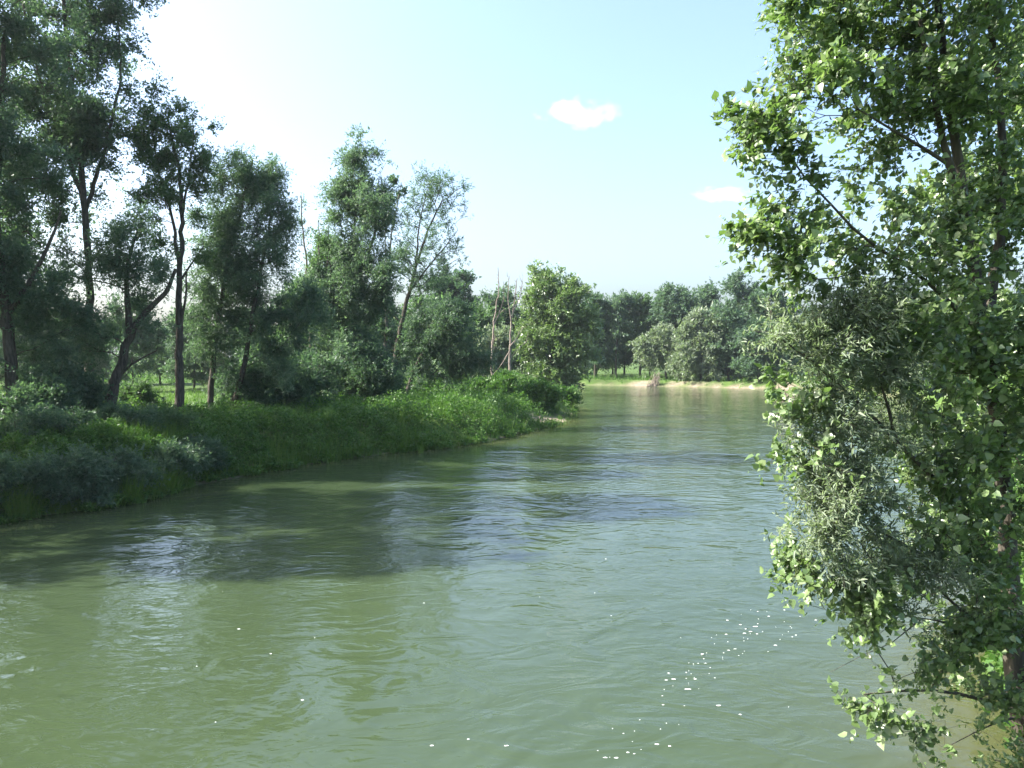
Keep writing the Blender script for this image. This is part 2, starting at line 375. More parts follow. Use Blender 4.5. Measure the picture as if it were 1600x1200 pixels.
def build_tree(name, base, stems, pts, rng, bark, leaf, n_leaf, leaf_len, leaf_w, twig=.9, per_twig=14, droop=0., shape='tri', minz=.3, grow_kw={}, limbs=7,
               upbias=.5, along=.6, twig_r=0., twig_spread=1., leaf_frac=1., single_leaves=None, leaf_part='crown'):
    if shape == 'tri': fn_, fs_ = (2.6, 1.08) if base[1] < 100 else (1.7, 1.35); n_leaf = int(n_leaf * fn_); leaf_len *= fs_; leaf_w *= fs_ * 1.15; twig *= 1.4   # a leaf face stands for a small spray
    root = empty(name, base)
    S, tips = grow(stems, pts, rng, **grow_kw)
    chs = chains(S)
    sides = lambda r: 10 if r > .12 else (7 if r > .05 else (5 if r > .02 else 3))
    tv, tf = tubes(S, [c for c in chs if c[1] < 0], sides)
    link('trunk', mesh_np('trunk', tv, tf, bark, smooth_=True), root)
    ids = {}
    for c in chs:
        if c[1] >= 0: ids.setdefault(c[1], []).append(c)
    order = sorted(ids, key=lambda q: -S.cnt[q])
    rest = []
    for q in order[limbs:]: rest += ids[q]
    for q in order[:limbs]:
        v, f = tubes(S, ids[q], sides); link('limb', mesh_np('limb', v, f, bark, smooth_=True), root)
    v, f = tubes(S, rest, sides) if rest else (None, None)
    if v is not None: tag(link('twig', mesh_np('twig', v, f, bark, smooth_=True), root), kind='stuff')
    if n_leaf:
        T = np.array([t[1] for t in tips]); D = np.array([t[2] for t in tips])
        if leaf_frac < 1: sel = rng.rand(len(T)) < leaf_frac; T, D = T[sel], D[sel]
        nt = max(1, n_leaf // per_twig); wgt = rng.gamma(2.5, 1, len(T)); i = rng.choice(len(T), nt, p=wgt / wgt.sum())
        td = D[i] * .55 * twig_spread ** -1 + rng.normal(size=(nt, 3)) * .75; td[:, 2] += .25 - droop; td /= np.linalg.norm(td, axis=1)[:, None]
        tl = twig * (.4 + .9 * rng.rand(nt))
        t0 = T[i] + rng.normal(size=(nt, 3)) * twig * .12
        u = rng.rand(nt, per_twig) ** .8
        P = t0[:, None] + td[:, None] * (u * tl[:, None])[..., None]; P[..., 2] -= droop * .5 * (u * tl[:, None]) ** 2
        P += rng.normal(size=P.shape) * twig * .06
        LD = np.repeat(td[:, None], per_twig, 1) + rng.normal(size=P.shape) * .5; LD[..., 2] -= droop * .8
        tone = np.clip(.5 + .16 * rng.normal(size=(nt, 1)) + .13 * rng.normal(size=(nt, per_twig)), 0, 1)
        P = P.reshape(-1, 3); LD = LD.reshape(-1, 3); tone = tone.ravel()
        ok = P[:, 2] > minz
        P, LD, tone = P[ok], LD[ok], tone[ok]
        LD /= np.linalg.norm(LD, axis=1)[:, None] + 1e-9
        if single_leaves: single_leaves(root, P, LD, tone, rng)
        V, Fc, k = leaf_cloud(P, LD, rng, leaf_len, leaf_w, shape, upbias, along, sunward=2.4 if shape != 'tri' else .2)
        tag(link(leaf_part, mesh_np(leaf_part, V, Fc, leaf, tone=np.repeat(tone, k)), root), kind='stuff' if single_leaves else None)
        if twig_r:
            e0, e1 = t0, t0 + td * tl[:, None]; e1[:, 2] -= droop * .5 * tl ** 2
            w1 = np.cross(td, [0.3, .2, 1.]); w1 /= np.linalg.norm(w1, axis=1)[:, None] + 1e-9; w2 = np.cross(td, w1)
            ring = [w1 * math.cos(q) + w2 * math.sin(q) for q in (0, 2.09, 4.19)]
            V = np.concatenate([np.stack([e0 + q * twig_r for q in ring], 1), np.stack([e1 + q * twig_r * .5 for q in ring], 1)], 1).reshape(-1, 3)
            bs = np.arange(nt)[:, None] * 6
            tag(link('twig', mesh_np('twig', V, [bs + np.array(q) for q in ([0, 1, 4, 3], [1, 2, 5, 4], [2, 0, 3, 5])], bark), root), kind='stuff')
    return root
def copy_tree(o, loc, rz=0, sc=1, label=None):
    c = o.copy(); C.objects.link(c); c.location = loc; c.rotation_euler = (0, 0, rz)
    c.scale = sc if isinstance(sc, tuple) else (sc, sc, sc)
    if label: c['label'] = label
    for ch in list(o.children):
        k = ch.copy(); C.objects.link(k); k.parent = c
    return c

def px_lobes(base, Y, specs):
    """crown lobes read off the photograph as (x, y, half width, half height[, depth offset, density]) at the tree's own distance"""
    out = []
    for q in specs:
        x, y, rx, ry = q[:4]; dy = q[4] if len(q) > 4 else 0.; den = q[5] if len(q) > 5 else 1.
        c = at(x, y, Y + dy) - base; s = (Y + dy) / F
        out.append((c.x, c.y, c.z, rx * s, max(rx * s * .95, .4), ry * s, den))
    return out
def px_path(base, Y, pts):
    return [tuple(at(x, y, Y + dy) - base) for x, y, dy in [(p_ + (0,))[:3] for p_ in pts]]
def base_at(x, Y, sink=.08):
    X = X_of(x, Y); return Vector((X, Y, ground(X, Y) - sink))

# ------------------------------------------------------------------ trees of the left bank
def hero(name, label, cat, x, Y, stems, lobes, n_pts, seed, bark='bark', leaf='mid_leaf', n_leaf=30000, ll=.17, lw=.085, group=None, shell=.5, **kw):
    rng = np.random.RandomState(seed); base = base_at(x, Y)
    st = []
    for i, (path, r) in enumerate(stems):
        P = px_path(base, Y, path)
        if i == 0: P = [(0, 0, -.2)] + P
        st.append(dict(path=P, r=r, wob=.04))
    pts, _ = lobe_points(px_lobes(base, Y, lobes), n_pts, rng, shell)
    pts = pts[pts[:, 2] > .6]
    if n_leaf == 0: pts = pts
    t = build_tree(name, base, st, pts, rng, M[bark], M[leaf] if leaf else None, n_leaf, ll, lw, **kw)
    return tag(t, label, cat, group)
GL = 'trees on the left bank'

# tall poplar whose crown leaves the frame at the top left
T1 = hero('poplar_tree', 'tallest dark poplar with straight slim trunk, crown reaching the top left of the picture', 'tree', 140, 55,
     [([(140, 560), (138, 400), (130, 300), (118, 180), (100, 20), (90, -130)], (.34, .08)), ([(133, 330), (165, 230), (190, 120), (185, 20)], (.16, .05)), ([(131, 310), (80, 180), (40, 40), (30, -60)], (.16, .05))],
     [(100, -120, 70, 70), (60, -20, 80, 70), (150, 10, 55, 50), (30, 110, 70, 70), (120, 110, 60, 60), (195, 90, 28, 50), (205, 145, 34, 32), (60, 220, 80, 60), (155, 200, 55, 45), (205, 175, 30, 25),
      (30, 320, 60, 60), (110, 330, 50, 45, 0, .8), (180, 310, 40, 40, 0, .7), (70, 420, 60, 50, 0, .7), (165, 400, 45, 35, 0, .5)],
     300, 11, leaf='dark_leaf', n_leaf=60000, ll=.165, lw=.10, twig=1.0, group=GL, limbs=9, grow_kw=dict(clear=8))
T2 = hero('willow_tree', 'broad dark tree with branches down to the bank at the left edge', 'tree', 18, 47,
     [([(20, 600), (10, 480), (-10, 330), (0, 180), (10, 20)], (.42, .1)), ([(12, 490), (60, 420), (95, 330)], (.2, .06)), ([(14, 520), (-60, 430), (-110, 300)], (.2, .06))],
     [(-30, 20, 90, 90), (30, 80, 60, 70), (-60, 200, 90, 100), (20, 260, 60, 70), (-60, 380, 90, 90), (30, 430, 70, 70), (80, 510, 50, 45), (-30, 540, 80, 60), (30, 590, 55, 40), (110, 560, 40, 35), (80, 610, 30, 25)],
     280, 12, leaf='grey_willow', n_leaf=60000, ll=.17, lw=.08, twig=.9, droop=.25, group=GL, limbs=8)
hero('willow_tree', 'thick leaning willow trunk forking low over the shaded bank', 'tree', 160, 51,
     [([(170, 630), (188, 570), (207, 510), (232, 480), (262, 458), (275, 420)], (.46, .1)), ([(203, 520), (198, 470), (196, 420), (215, 360)], (.24, .06)), ([(183, 590), (215, 560), (245, 548)], (.11, .03))],
     [(170, 430, 50, 45), (220, 410, 45, 40), (120, 480, 45, 40), (240, 480, 28, 28), (150, 530, 35, 30, 0, .5), (245, 550, 30, 22, 0, .4), (215, 355, 30, 30)],
     130, 13, leaf='grey_willow', n_leaf=11500, ll=.16, lw=.06, twig=.8, droop=.2, group=GL, limbs=8)
hero('poplar_tree', 'slender tree with clear straight trunk and thin airy crown beside leaning willow', 'tree', 279, 56,
     [([(280, 560), (279, 470), (282, 400), (284, 330), (278, 250), (262, 185)], (.36, .06)), ([(281, 420), (268, 330), (248, 270), (238, 210)], (.14, .04)), ([(284, 340), (300, 260), (302, 200)], (.1, .03)), ([(281, 440), (292, 420), (318, 385)], (.09, .03)), ([(280, 520), (291, 470), (292, 420)], (.12, .05))],
     [(262, 200, 38, 34), (240, 250, 26, 30), (295, 230, 26, 42), (275, 290, 34, 32), (312, 265, 14, 22), (240, 310, 25, 30, 0, .6), (310, 330, 18, 26, 0, .5), (265, 370, 30, 25, 0, .5), (240, 420, 30, 30, 0, .5), (315, 400, 22, 20, 0, .4)],
     170, 14, leaf='mid_leaf', n_leaf=12000, ll=.16, lw=.08, twig=.7, group=GL, limbs=9, grow_kw=dict(clear=5))
hero('willow_tree', 'dense grey green willow with tall domed crown right of the slender tree', 'tree', 328, 60,
     [([(330, 600), (338, 520), (352, 430), (368, 360), (385, 290), (395, 250)], (.26, .06)), ([(365, 640), (385, 560), (400, 460), (420, 360), (425, 300)], (.24, .06))],
     [(395, 275, 38, 34), (430, 285, 22, 22), (370, 320, 45, 40), (425, 345, 35, 40), (345, 380, 40, 45), (405, 420, 50, 50), (350, 460, 45, 45), (430, 490, 50, 50), (335, 530, 35, 40, 0, .7), (400, 540, 60, 45), (345, 590, 30, 25, 0, .5), (470, 520, 30, 40), (322, 450, 22, 40), (315, 560, 22, 40, 0, .8)],
     290, 15, leaf='grey_willow', n_leaf=62000, ll=.17, lw=.06, twig=.9, droop=.35, group=GL, limbs=7)
hero('dead_tree', 'bare dead snag poking above the foliage between two dense willows', 'tree', 487, 76,
     [([(487, 560), (482, 450), (474, 370), (470, 305)], (.26, .04)), ([(484, 470), (500, 400), (497, 345)], (.14, .03)), ([(487, 500), (512, 420), (514, 350)], (.12, .03))],
     [(473, 345, 10, 40), (497, 380, 14, 35), (512, 380, 8, 35), (490, 430, 25, 30)], 46, 16, leaf='mid_leaf', n_leaf=1600, ll=.18, lw=.08, twig=.6, group=GL, bark='grey_bark', limbs=8, leaf_frac=.4, grow_kw=dict(tip=.022, up=.7, k_up=2.))
hero('willow_tree', 'tall narrow willow with lumpy crown at the middle of the left bank', 'tree', 545, 76,
     [([(545, 590), (543, 500), (548, 420), (555, 340), (570, 270)], (.42, .08)), ([(545, 470), (575, 410), (590, 340), (592, 280)], (.2, .05)), ([(544, 520), (520, 460), (515, 400)], (.14, .05))],
     [(570, 255, 38, 26), (545, 290, 28, 32), (598, 290, 24, 34), (560, 330, 38, 35), (600, 340, 22, 25), (535, 370, 26, 30), (580, 395, 40, 35), (530, 430, 38, 35), (590, 460, 30, 35, 0, .8), (545, 500, 50, 45), (500, 480, 28, 40), (560, 570, 60, 45), (490, 560, 40, 45)],
     290, 17, leaf='grey_willow', n_leaf=60000, ll=.21, lw=.085, twig=1.1, droop=.3, group=GL, limbs=7)
hero('willow_tree', 'lighter bushy tree behind the bare snag', 'tree', 505, 86, [([(505, 560), (503, 480), (508, 420)], (.26, .06))],
     [(505, 405, 22, 26), (485, 440, 24, 26), (525, 450, 24, 28), (500, 490, 34, 34), (470, 480, 24, 30), (510, 550, 44, 40)], 150, 21, leaf='mid_leaf', n_leaf=22000, ll=.23, lw=.11, twig=1.1, group=GL, limbs=5)
hero('dead_tree', 'thin bare trunk standing just left of the leaning feathery tree', 'tree', 600, 93,
     [([(602, 560), (604, 470), (610, 380), (620, 320), (627, 285)], (.3, .04)), ([(606, 430), (600, 360), (612, 310)], (.12, .03))],
     [(622, 320, 12, 38), (606, 350, 12, 35), (602, 420, 14, 40), (600, 500, 12, 40, 0, .8)], 50, 18, leaf='dark_leaf', n_leaf=2600, ll=.22, lw=.12, twig=.5, group=GL, bark='grey_bark', limbs=7, leaf_frac=.6, grow_kw=dict(tip=.02, up=.6, k_up=2.))
hero('willow_tree', 'leaning half bare tree with feathery twigs at the right end of the row', 'tree', 611, 92,
     [([(615, 580), (622, 530), (634, 475), (652, 410), (668, 360), (690, 315)], (.44, .07)), ([(640, 455), (670, 415), (700, 380), (715, 360)], (.14, .03)), ([(650, 415), (655, 350), (668, 290)], (.14, .03)), ([(628, 505), (600, 480), (578, 470)], (.12, .03))],
     [(665, 295, 26, 26), (695, 300, 24, 24), (655, 345, 26, 30), (705, 345, 18, 28), (680, 380, 30, 28), (640, 400, 22, 28), (700, 410, 22, 18), (655, 440, 30, 20)],
     300, 19, leaf='grey_willow', n_leaf=9500, ll=.19, lw=.075, twig=.8, group=GL, limbs=9, grow_kw=dict(clear=6, tip=.02, up=.45))
hero('willow_tree', 'low leaning willow bending right behind the feathery tree', 'tree', 633, 91,
     [([(642, 590), (655, 560), (672, 535), (700, 512), (722, 500)], (.36, .06)), ([(660, 553), (664, 520), (690, 480)], (.14, .04))],
     [(660, 500, 30, 26), (695, 485, 32, 24), (725, 505, 28, 22), (745, 535, 24, 26), (690, 535, 30, 24), (715, 570, 30, 22), (650, 550, 22, 28), (665, 590, 30, 18)],
     150, 20, leaf='grey_willow', n_leaf=20000, ll=.23, lw=.09, twig=1.0, droop=.2, group=GL, limbs=7)
# the row goes on upstream of the frame's left edge and shades the water there
for src, X, Y, rz, lb in [(T2, -33, 29.5, 1.0, 'broad willow outside the left edge, nearest to the bridge'), (T1, -36, 38, 2.1, 'tall poplar just outside the left edge, shading the near water'), (T2, -46, 39, 2.6, 'broad tree behind the bank, outside the left edge'), (T2, -42, 47, 4.0, 'broad tree outside the left edge, set back from the bank')]:
    copy_tree(src, (X, Y, ground(X, Y) - .1), rz, .93, lb)
# understorey thickets between the willows
def bush(label, x, Y, w, h, seed, leaf='dark_leaf', n_leaf=9000, ll=.17, lw=.09, group='bank shrubs', name='shrub', stems=5, dome=None, droop=.1, twig=.7, zoff=0.):
    rng = np.random.RandomState(seed); b = base_at(x, Y) if zoff == 0 else base_at(x, Y) + Vector((0, 0, zoff))
    ss = []
    for i in range(stems):
        a = rng.rand() * 6.28; rr = w * (.15 + .35 * rng.rand())
        ss.append(dict(path=[(.15 * math.cos(a) * i / stems, .15 * math.sin(a), -.15), (rr * .35 * math.cos(a), rr * .35 * math.sin(a), h * .35), (rr * math.cos(a), rr * math.sin(a), h * (.6 + .25 * rng.rand()))], r=(.03 + .008 * h, .012), wob=.02))
    lobes = []
    for i in range(9):
        a = rng.rand() * 6.28; q = rng.rand() ** .6 * .62; s = .28 + .2 * rng.rand()
        lobes.append((math.cos(a) * q * w, math.sin(a) * q * w * .9, h * (.28 + .5 * rng.rand() * (1 - q * .7)), w * s, w * s, h * s * .75))
    pts, _ = lobe_points(lobes, int(40 + 10 * h), rng, .4); pts[:, 2] = np.maximum(pts[:, 2], .15)
    t = build_tree(name, b, ss, pts, rng, M['bark'], M[leaf], n_leaf, ll, lw, twig=twig, droop=droop, minz=.02, limbs=0, grow_kw=dict(tip=.008))
    return tag(t, label, 'shrub', group)
GT = 'thicket under the left bank willows'
bush('dark thicket at the foot of the dense domed willow', 400, 63, 3.4, 6.5, 31, n_leaf=17000, ll=.19, group=GT, twig=1.)
bush('dark thicket below the bare snag between willows', 480, 66, 3.6, 7.0, 32, n_leaf=17000, ll=.19, group=GT, twig=1.)
bush('dark thicket at the foot of the tall narrow willow', 555, 73, 3.6, 6.0, 33, n_leaf=15000, ll=.2, group=GT, twig=1.)
bush('low dark shrub left of the thin bare trunk', 600, 84, 2.4, 4.0, 34, n_leaf=8000, ll=.22, group=GT, twig=1.)
bush('drooping dark bush under the broad tree at the left edge', 60, 45, 2.6, 4.2, 35, n_leaf=13000, ll=.15, group=GT)
bush('many stemmed bush left of the leaning willow trunk', 110, 49, 2.2, 5.0, 36, n_leaf=9000, ll=.16, group=GT)
bush('pale twiggy bush right of the leaning willow in sunlight', 225, 58, 1.8, 3.4, 37, leaf='mid_leaf', n_leaf=6000, ll=.16, group=GT)

# shrubs along the water's edge
GW = "shrubs at the water's edge"
for i, (lb, x, Y, w, h, lf) in enumerate([
    ('dark green shrub overhanging the water at the left edge', 10, 35.2, 2.0, 2.3, 'dark_leaf'),
    ('rounded grey green shrub on the waterline second from the left edge', 78, 36.8, 1.8, 2.3, 'grey_willow'),
    ('feathery grey green shrub leaning over the water, third from the left edge', 142, 38.2, 1.7, 2.0, 'grey_willow'),
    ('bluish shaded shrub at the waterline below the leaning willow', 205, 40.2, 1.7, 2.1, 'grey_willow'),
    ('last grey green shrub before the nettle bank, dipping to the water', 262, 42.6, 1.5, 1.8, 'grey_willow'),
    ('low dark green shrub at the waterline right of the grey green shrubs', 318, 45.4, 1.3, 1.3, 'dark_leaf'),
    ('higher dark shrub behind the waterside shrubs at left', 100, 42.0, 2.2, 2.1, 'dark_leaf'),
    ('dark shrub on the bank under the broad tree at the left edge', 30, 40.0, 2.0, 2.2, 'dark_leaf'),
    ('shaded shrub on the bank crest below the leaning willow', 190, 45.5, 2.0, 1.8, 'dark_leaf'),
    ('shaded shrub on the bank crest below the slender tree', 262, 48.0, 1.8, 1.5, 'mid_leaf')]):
    while i < 6 and river_sd(X_of(x, Y), Y)[0] > .75: Y -= .1   # roots at the waterline
    bush(lb, x, Y, w * 1.25, h * 1.25, 50 + i, leaf=lf, n_leaf=8000, ll=.13, lw=.055, group=GW, twig=.5)
GP = 'shrubs on the sunlit point'
for i, (lb, x, Y, w, h) in enumerate([
    ('bright green shrub at the tip of the point above the sand', 846, 93, 2.6, 2.6),
    ('bright rounded shrub left of the point tip shrub', 800, 97, 2.8, 2.5),
    ('low dark shrub trailing into the water right of the sand', 882, 101, 1.9, 1.5),
    ('sunlit shrub behind the shadow edge on the point', 752, 100, 2.4, 2.0),
    ('yellowish round shrub at the meadow edge by the leaning willow', 690, 108, 2.6, 2.6),
    ('small sunlit shrub behind the two dead trees', 790, 118, 2.6, 2.4)]):
    bush(lb, x, Y, w, h, 70 + i, leaf='herb', n_leaf=8000, ll=.22, lw=.11, group=GP, twig=.7)

# ------------------------------------------------------------------ middle distance
GM = 'trees round the bend'
hero('willow_tree', 'large round willow leaning over the water at the river bend', 'tree', 862, 140,
     [([(862, 560), (858, 520), (862, 470), (868, 440)], (.5, .1)), ([(860, 570), (885, 540), (900, 510)], (.25, .06)), ([(858, 560), (835, 530), (830, 500)], (.25, .06))],
     [(868, 448, 32, 22), (848, 470, 24, 24), (895, 470, 24, 28), (870, 490, 40, 26), (835, 510, 24, 24), (905, 520, 22, 28), (865, 535, 44, 28), (835, 555, 26, 24), (900, 565, 26, 24), (870, 585, 44, 18)],
     240, 80, leaf='poplar', n_leaf=36000, ll=.36, lw=.17, twig=1.6, droop=.2, group=GM)
hero('dead_tree', 'left of two bare dead trees, tall forked grey snag', 'tree', 768, 120,
     [([(768, 560), (772, 500), (780, 450), (778, 418)], (.26, .04)), ([(771, 510), (788, 470), (787, 440)], (.1, .03))], [(779, 440, 6, 22), (788, 465, 6, 25), (775, 520, 14, 20)], 26, 81, leaf=None, n_leaf=0, bark='dead_wood', group=GM, grow_kw=dict(tip=.03, up=.75, k_up=2.5))
hero('dead_tree', 'right of two bare dead trees with spreading brown twigs', 'tree', 796, 119,
     [([(796, 560), (798, 510), (804, 470), (808, 435)], (.28, .04)), ([(799, 505), (793, 460), (796, 432)], (.12, .03)), ([(801, 490), (814, 460), (816, 440)], (.1, .03)), ([(797, 545), (785, 570), (770, 585)], (.1, .04))],
     [(806, 450, 10, 20), (796, 455, 8, 24), (815, 455, 6, 20), (812, 525, 14, 14)], 40, 82, leaf=None, n_leaf=0, bark='dead_wood', group=GM, grow_kw=dict(tip=.03, up=.75, k_up=2.5))
hero('willow_tree', 'pale silvery willow low behind the dead trees', 'tree', 758, 128, [([(758, 570), (760, 540)], (.2, .08))],
     [(755, 545, 20, 18), (775, 530, 18, 18), (745, 565, 16, 14), (775, 560, 20, 18)], 70, 83, leaf='willow', n_leaf=9000, ll=.34, lw=.13, twig=1.3, droop=.2, group=GM)
hero('poplar_tree', 'dark round topped poplar rising behind the left bank trees', 'tree', 706, 165, [([(706, 560), (706, 480), (708, 445)], (.4, .1))],
     [(706, 448, 26, 17), (690, 462, 18, 16), (722, 462, 16, 14), (706, 490, 32, 26), (706, 540, 34, 36)], 120, 84, leaf='dark_leaf', n_leaf=15000, ll=.42, lw=.25, twig=1.6, group=GM)
hero('poplar_tree', 'mid green pointed tree behind the leaning low willow', 'tree', 738, 150, [([(738, 560), (738, 500)], (.35, .1))],
     [(736, 490, 18, 18), (745, 520, 22, 26), (722, 525, 20, 26), (738, 560, 32, 26)], 90, 85, leaf='mid_leaf', n_leaf=12000, ll=.4, lw=.2, twig=1.5, group=GM)
hero('poplar_tree', 'feathery green tree behind the two dead trees', 'tree', 790, 158, [([(790, 560), (788, 490)], (.35, .1))],
     [(772, 478, 16, 18), (800, 478, 20, 18), (785, 505, 28, 24), (765, 530, 24, 28), (805, 535, 26, 30), (785, 570, 34, 20)], 110, 86, leaf='grey_willow', n_leaf=15000, ll=.42, lw=.2, twig=1.6, group=GM)
hero('poplar_tree', 'bushy tree filling the gap left of the mid green pointed tree', 'tree', 668, 140, [([(668, 560), (668, 510)], (.3, .1))],
     [(660, 500, 26, 26), (685, 515, 22, 26), (640, 540, 28, 30), (675, 560, 30, 24)], 90, 87, leaf='mid_leaf', n_leaf=12000, ll=.38, lw=.19, twig=1.5, group=GM)

# far bank: a row of tall trees and pale willow domes before them
GF = 'trees on the far bank'
for i, (lb, x, Y, lf, bk, nl, lob) in enumerate([
    ('tall narrow tree at the left end of the far bank row', 930, 205, 'dark_leaf', 'bark', 9000, [(932, 470, 12, 12), (928, 495, 14, 18), (936, 520, 16, 20), (930, 550, 14, 16, 0, .6)]),
    ('tall grey green tree second from the left on the far bank', 962, 204, 'grey_willow', 'bark', 9000, [(965, 474, 14, 12), (958, 498, 16, 18), (970, 515, 14, 20), (960, 545, 16, 16, 0, .6)]),
    ('lighter tree with open trunk space third on the far bank', 1000, 206, 'mid_leaf', 'bark', 9000, [(1000, 482, 16, 12), (992, 505, 14, 18), (1008, 510, 14, 20), (1000, 540, 14, 14, 0, .4)]),
    ('broad tall tree in the middle of the far bank row', 1052, 202, 'grey_willow', 'bark', 15000, [(1052, 460, 24, 14), (1032, 478, 18, 18), (1075, 478, 18, 20), (1052, 500, 30, 24), (1060, 535, 28, 22)]),
    ('thin crowned brownish tree right of the broad far bank tree', 1108, 206, 'grey_willow', 'grey_bark', 3200, [(1108, 465, 14, 14), (1106, 490, 12, 18)]),
    ('tallest grey green tree near the right end of the far bank', 1160, 198, 'grey_willow', 'bark', 15000, [(1160, 446, 22, 18), (1148, 475, 22, 22), (1176, 480, 20, 24), (1158, 515, 28, 26), (1165, 555, 26, 24)]),
    ('grey green tree at the right end of the far bank, beside poplar leaves', 1200, 192, 'dark_leaf', 'bark', 13000, [(1198, 470, 20, 18), (1215, 490, 22, 24), (1195, 520, 24, 26), (1215, 555, 26, 26)]),
    ('pale domed willow on the far bank above the brush heap', 1040, 190, 'willow', 'bark', 9000, [(1040, 530, 20, 16), (1022, 548, 18, 16), (1052, 555, 20, 18), (1012, 560, 14, 12)]),
    ('pale willow with wide rounded crown above the mud bank', 1095, 182, 'willow', 'bark', 15000, [(1095, 510, 20, 18), (1080, 535, 20, 20), (1110, 535, 22, 22), (1095, 565, 30, 20)]),
    ('silvery willow right of the wide rounded willow', 1138, 180, 'grey_willow', 'bark', 12000, [(1135, 500, 20, 20), (1150, 530, 20, 24), (1130, 555, 22, 24), (1152, 570, 20, 18)]),
    ('dim willow by the waterline at the right end', 1185, 174, 'grey_willow', 'bark', 12000, [(1180, 530, 18, 22), (1200, 550, 24, 26), (1175, 570, 20, 18)])]):
    c = lob[0]
    hero('willow_tree' if 'willow' in lb else 'poplar_tree', lb, 'tree', x, Y, [([(x, 570), (x + 2, 530), (c[0], c[1] + 8)], (.34, .08))], lob, 40 + nl // 140, 100 + i, bark=bk, leaf=lf, n_leaf=nl, ll=.46, lw=.22, twig=1.7, droop=.15, group=GF, limbs=3)

# woods behind: copies of four built trees, seen through the gaps
def backer(seed, h, w, leaf, nl):
    rng = np.random.RandomState(seed); lobes = [(rng.normal() * w * .3, rng.normal() * w * .3, h * (.25 + .68 * k / 9), w * (.55 - .3 * abs(k / 9 - .35)), w * (.55 - .3 * abs(k / 9 - .35)), h * .12) for k in range(10)]
    pts, _ = lobe_points(lobes, 110, rng, .5)
    t = build_tree('woodland_tree', (0, 0, 0), [dict(path=[(0, 0, -.2), (.2, .1, h * .4), (.1, -.2, h * .9)], r=(.3, .06))], pts, rng, M['bark'], M[leaf], nl, .5, .26, twig=1.8, limbs=0, droop=.1)
    return t
protos = [backer(201, 17, 7, 'mid_leaf', 11000), backer(202, 20, 7, 'grey_willow', 11000), backer(203, 15, 8, 'willow', 11000), backer(204, 22, 7.5, 'dark_leaf', 11000)]
rng = np.random.RandomState(77); used = [False] * 4
spots = []
for (x0, x1, Y0, Y1, k, s0, s1) in [(-120, 640, 112, 150, 17, .55, .8), (560, 960, 212, 240, 9, .85, 1.05), (900, 1300, 222, 250, 12, .85, 1.05), (1240, 1700, 120, 190, 9, .8, 1.0)]:
    for i in range(k):
        x = x0 + (x1 - x0) * (i + .5 + .5 * (rng.rand() - .5)) / k; Y = Y0 + (Y1 - Y0) * rng.rand(); spots.append((x, Y, s0 + (s1 - s0) * rng.rand()))
for i, (x, Y, s) in enumerate(spots):
    X = X_of(x, Y)
    if river_sd(X, Y)[0] < 3: continue
    k = i % 4; g = ('woods behind the left bank trees', 'green woodland tree standing behind the left bank meadow') if i < 17 else ('woods behind the far bank row', 'grey green woodland tree in the mass behind the far bank row') if i < 38 else ('woods behind the right hand poplar', 'woodland tree on the right bank, glimpsed behind poplar leaves')
    loc = (X, Y, ground(X, Y) - .05); sc = (s * (.9 + .2 * rng.rand()), s * (.9 + .2 * rng.rand()), s)
    if not used[k]:
        used[k] = True; o = protos[k]; o.location = loc; o.scale = sc; o.rotation_euler = (0, 0, rng.rand() * 6.28)
    else: o = copy_tree(protos[k], loc, rng.rand() * 6.28, sc)
    tag(o, g[1], 'tree', g[0])

# ------------------------------------------------------------------ ground cover
def scatter(region, n, rng, dens=2.0):
    """points on land in view, thinned with distance; region(x, y) -> 0..1"""
    out = []; got = 0
    while got < n:
        Y = 1 / np.sqrt(rng.uniform(1 / 215. ** 2, 1 / 26. ** 2, 40000)) if dens == 2 else rng.uniform(26, 215, 40000)
        px = rng.uniform(-60, 1660, 40000); X = (px - 800) / F * Y
        k = rng.rand(40000) < region(X, Y); out.append(np.stack([X[k], Y[k]], 1)); got += k.sum()
    return np.concatenate(out)[:n]
def herb_h(x, y): return .3 + 1.25 * smooth(.3, .7, fbm(x * .55 + 3, y * .55)) * smooth(-.5, 1.5, river_sd(x, y)) + .55 * smooth(.3, .7, fbm(x * 1.7, y * 1.7))
rng = np.random.RandomState(3)
_dc = np.stack([rng.uniform(-34, 9, 2600), rng.uniform(28, 112, 2600)], 1); _ds = river_sd(_dc[:, 0], _dc[:, 1]); _dc = _dc[(_ds > .3) & (_ds < 16)]
_dr = .45 + .75 * rng.rand(len(_dc)); _dh = _dr * (.55 + .6 * rng.rand(len(_dc)))
def domes(x, y):
    out = np.zeros(len(x))
    for (cx, cy), r_, h_ in zip(_dc, _dr, _dh):
        q = ((x - cx) ** 2 + (y - cy) ** 2) / (r_ * r_); k_ = q < 1
        out[k_] = np.maximum(out[k_], h_ * np.sqrt(1 - q[k_]))
    return out
def left_reg(x, y):
    s = river_sd(x, y); spit = np.exp(-(((x - 4.6) / 3.0) ** 2 + ((y - 85.5) / 4.6) ** 2))
    return (s > .5 - 1.8 * vnoise(x * .9, y * .9)) * (x < 10) * (y < 125) * smooth(34, 16, s) * (spit < .33)
Q = scatter(left_reg, 24000, rng); sd_ = river_sd(Q[:, 0], Q[:, 1]); hh = herb_h(Q[:, 0], Q[:, 1]) * np.where(sd_ > 14, .55, .6) + domes(Q[:, 0], Q[:, 1])
gz = terrain(Q[:, 0], Q[:, 1])[0]; per = 13
u = rng.rand(len(Q), per) ** .45
P = np.stack([Q[:, 0, None] + rng.normal(size=u.shape) * .13, Q[:, 1, None] + rng.normal(size=u.shape) * .13, np.maximum(gz, 0)[:, None] + u * hh[:, None]], -1).reshape(-1, 3)
sc = np.repeat((.10 + .0011 * Q[:, 1]), per)
D = rng.normal(size=P.shape); D[:, 2] += .2; D /= np.linalg.norm(D, axis=1)[:, None]
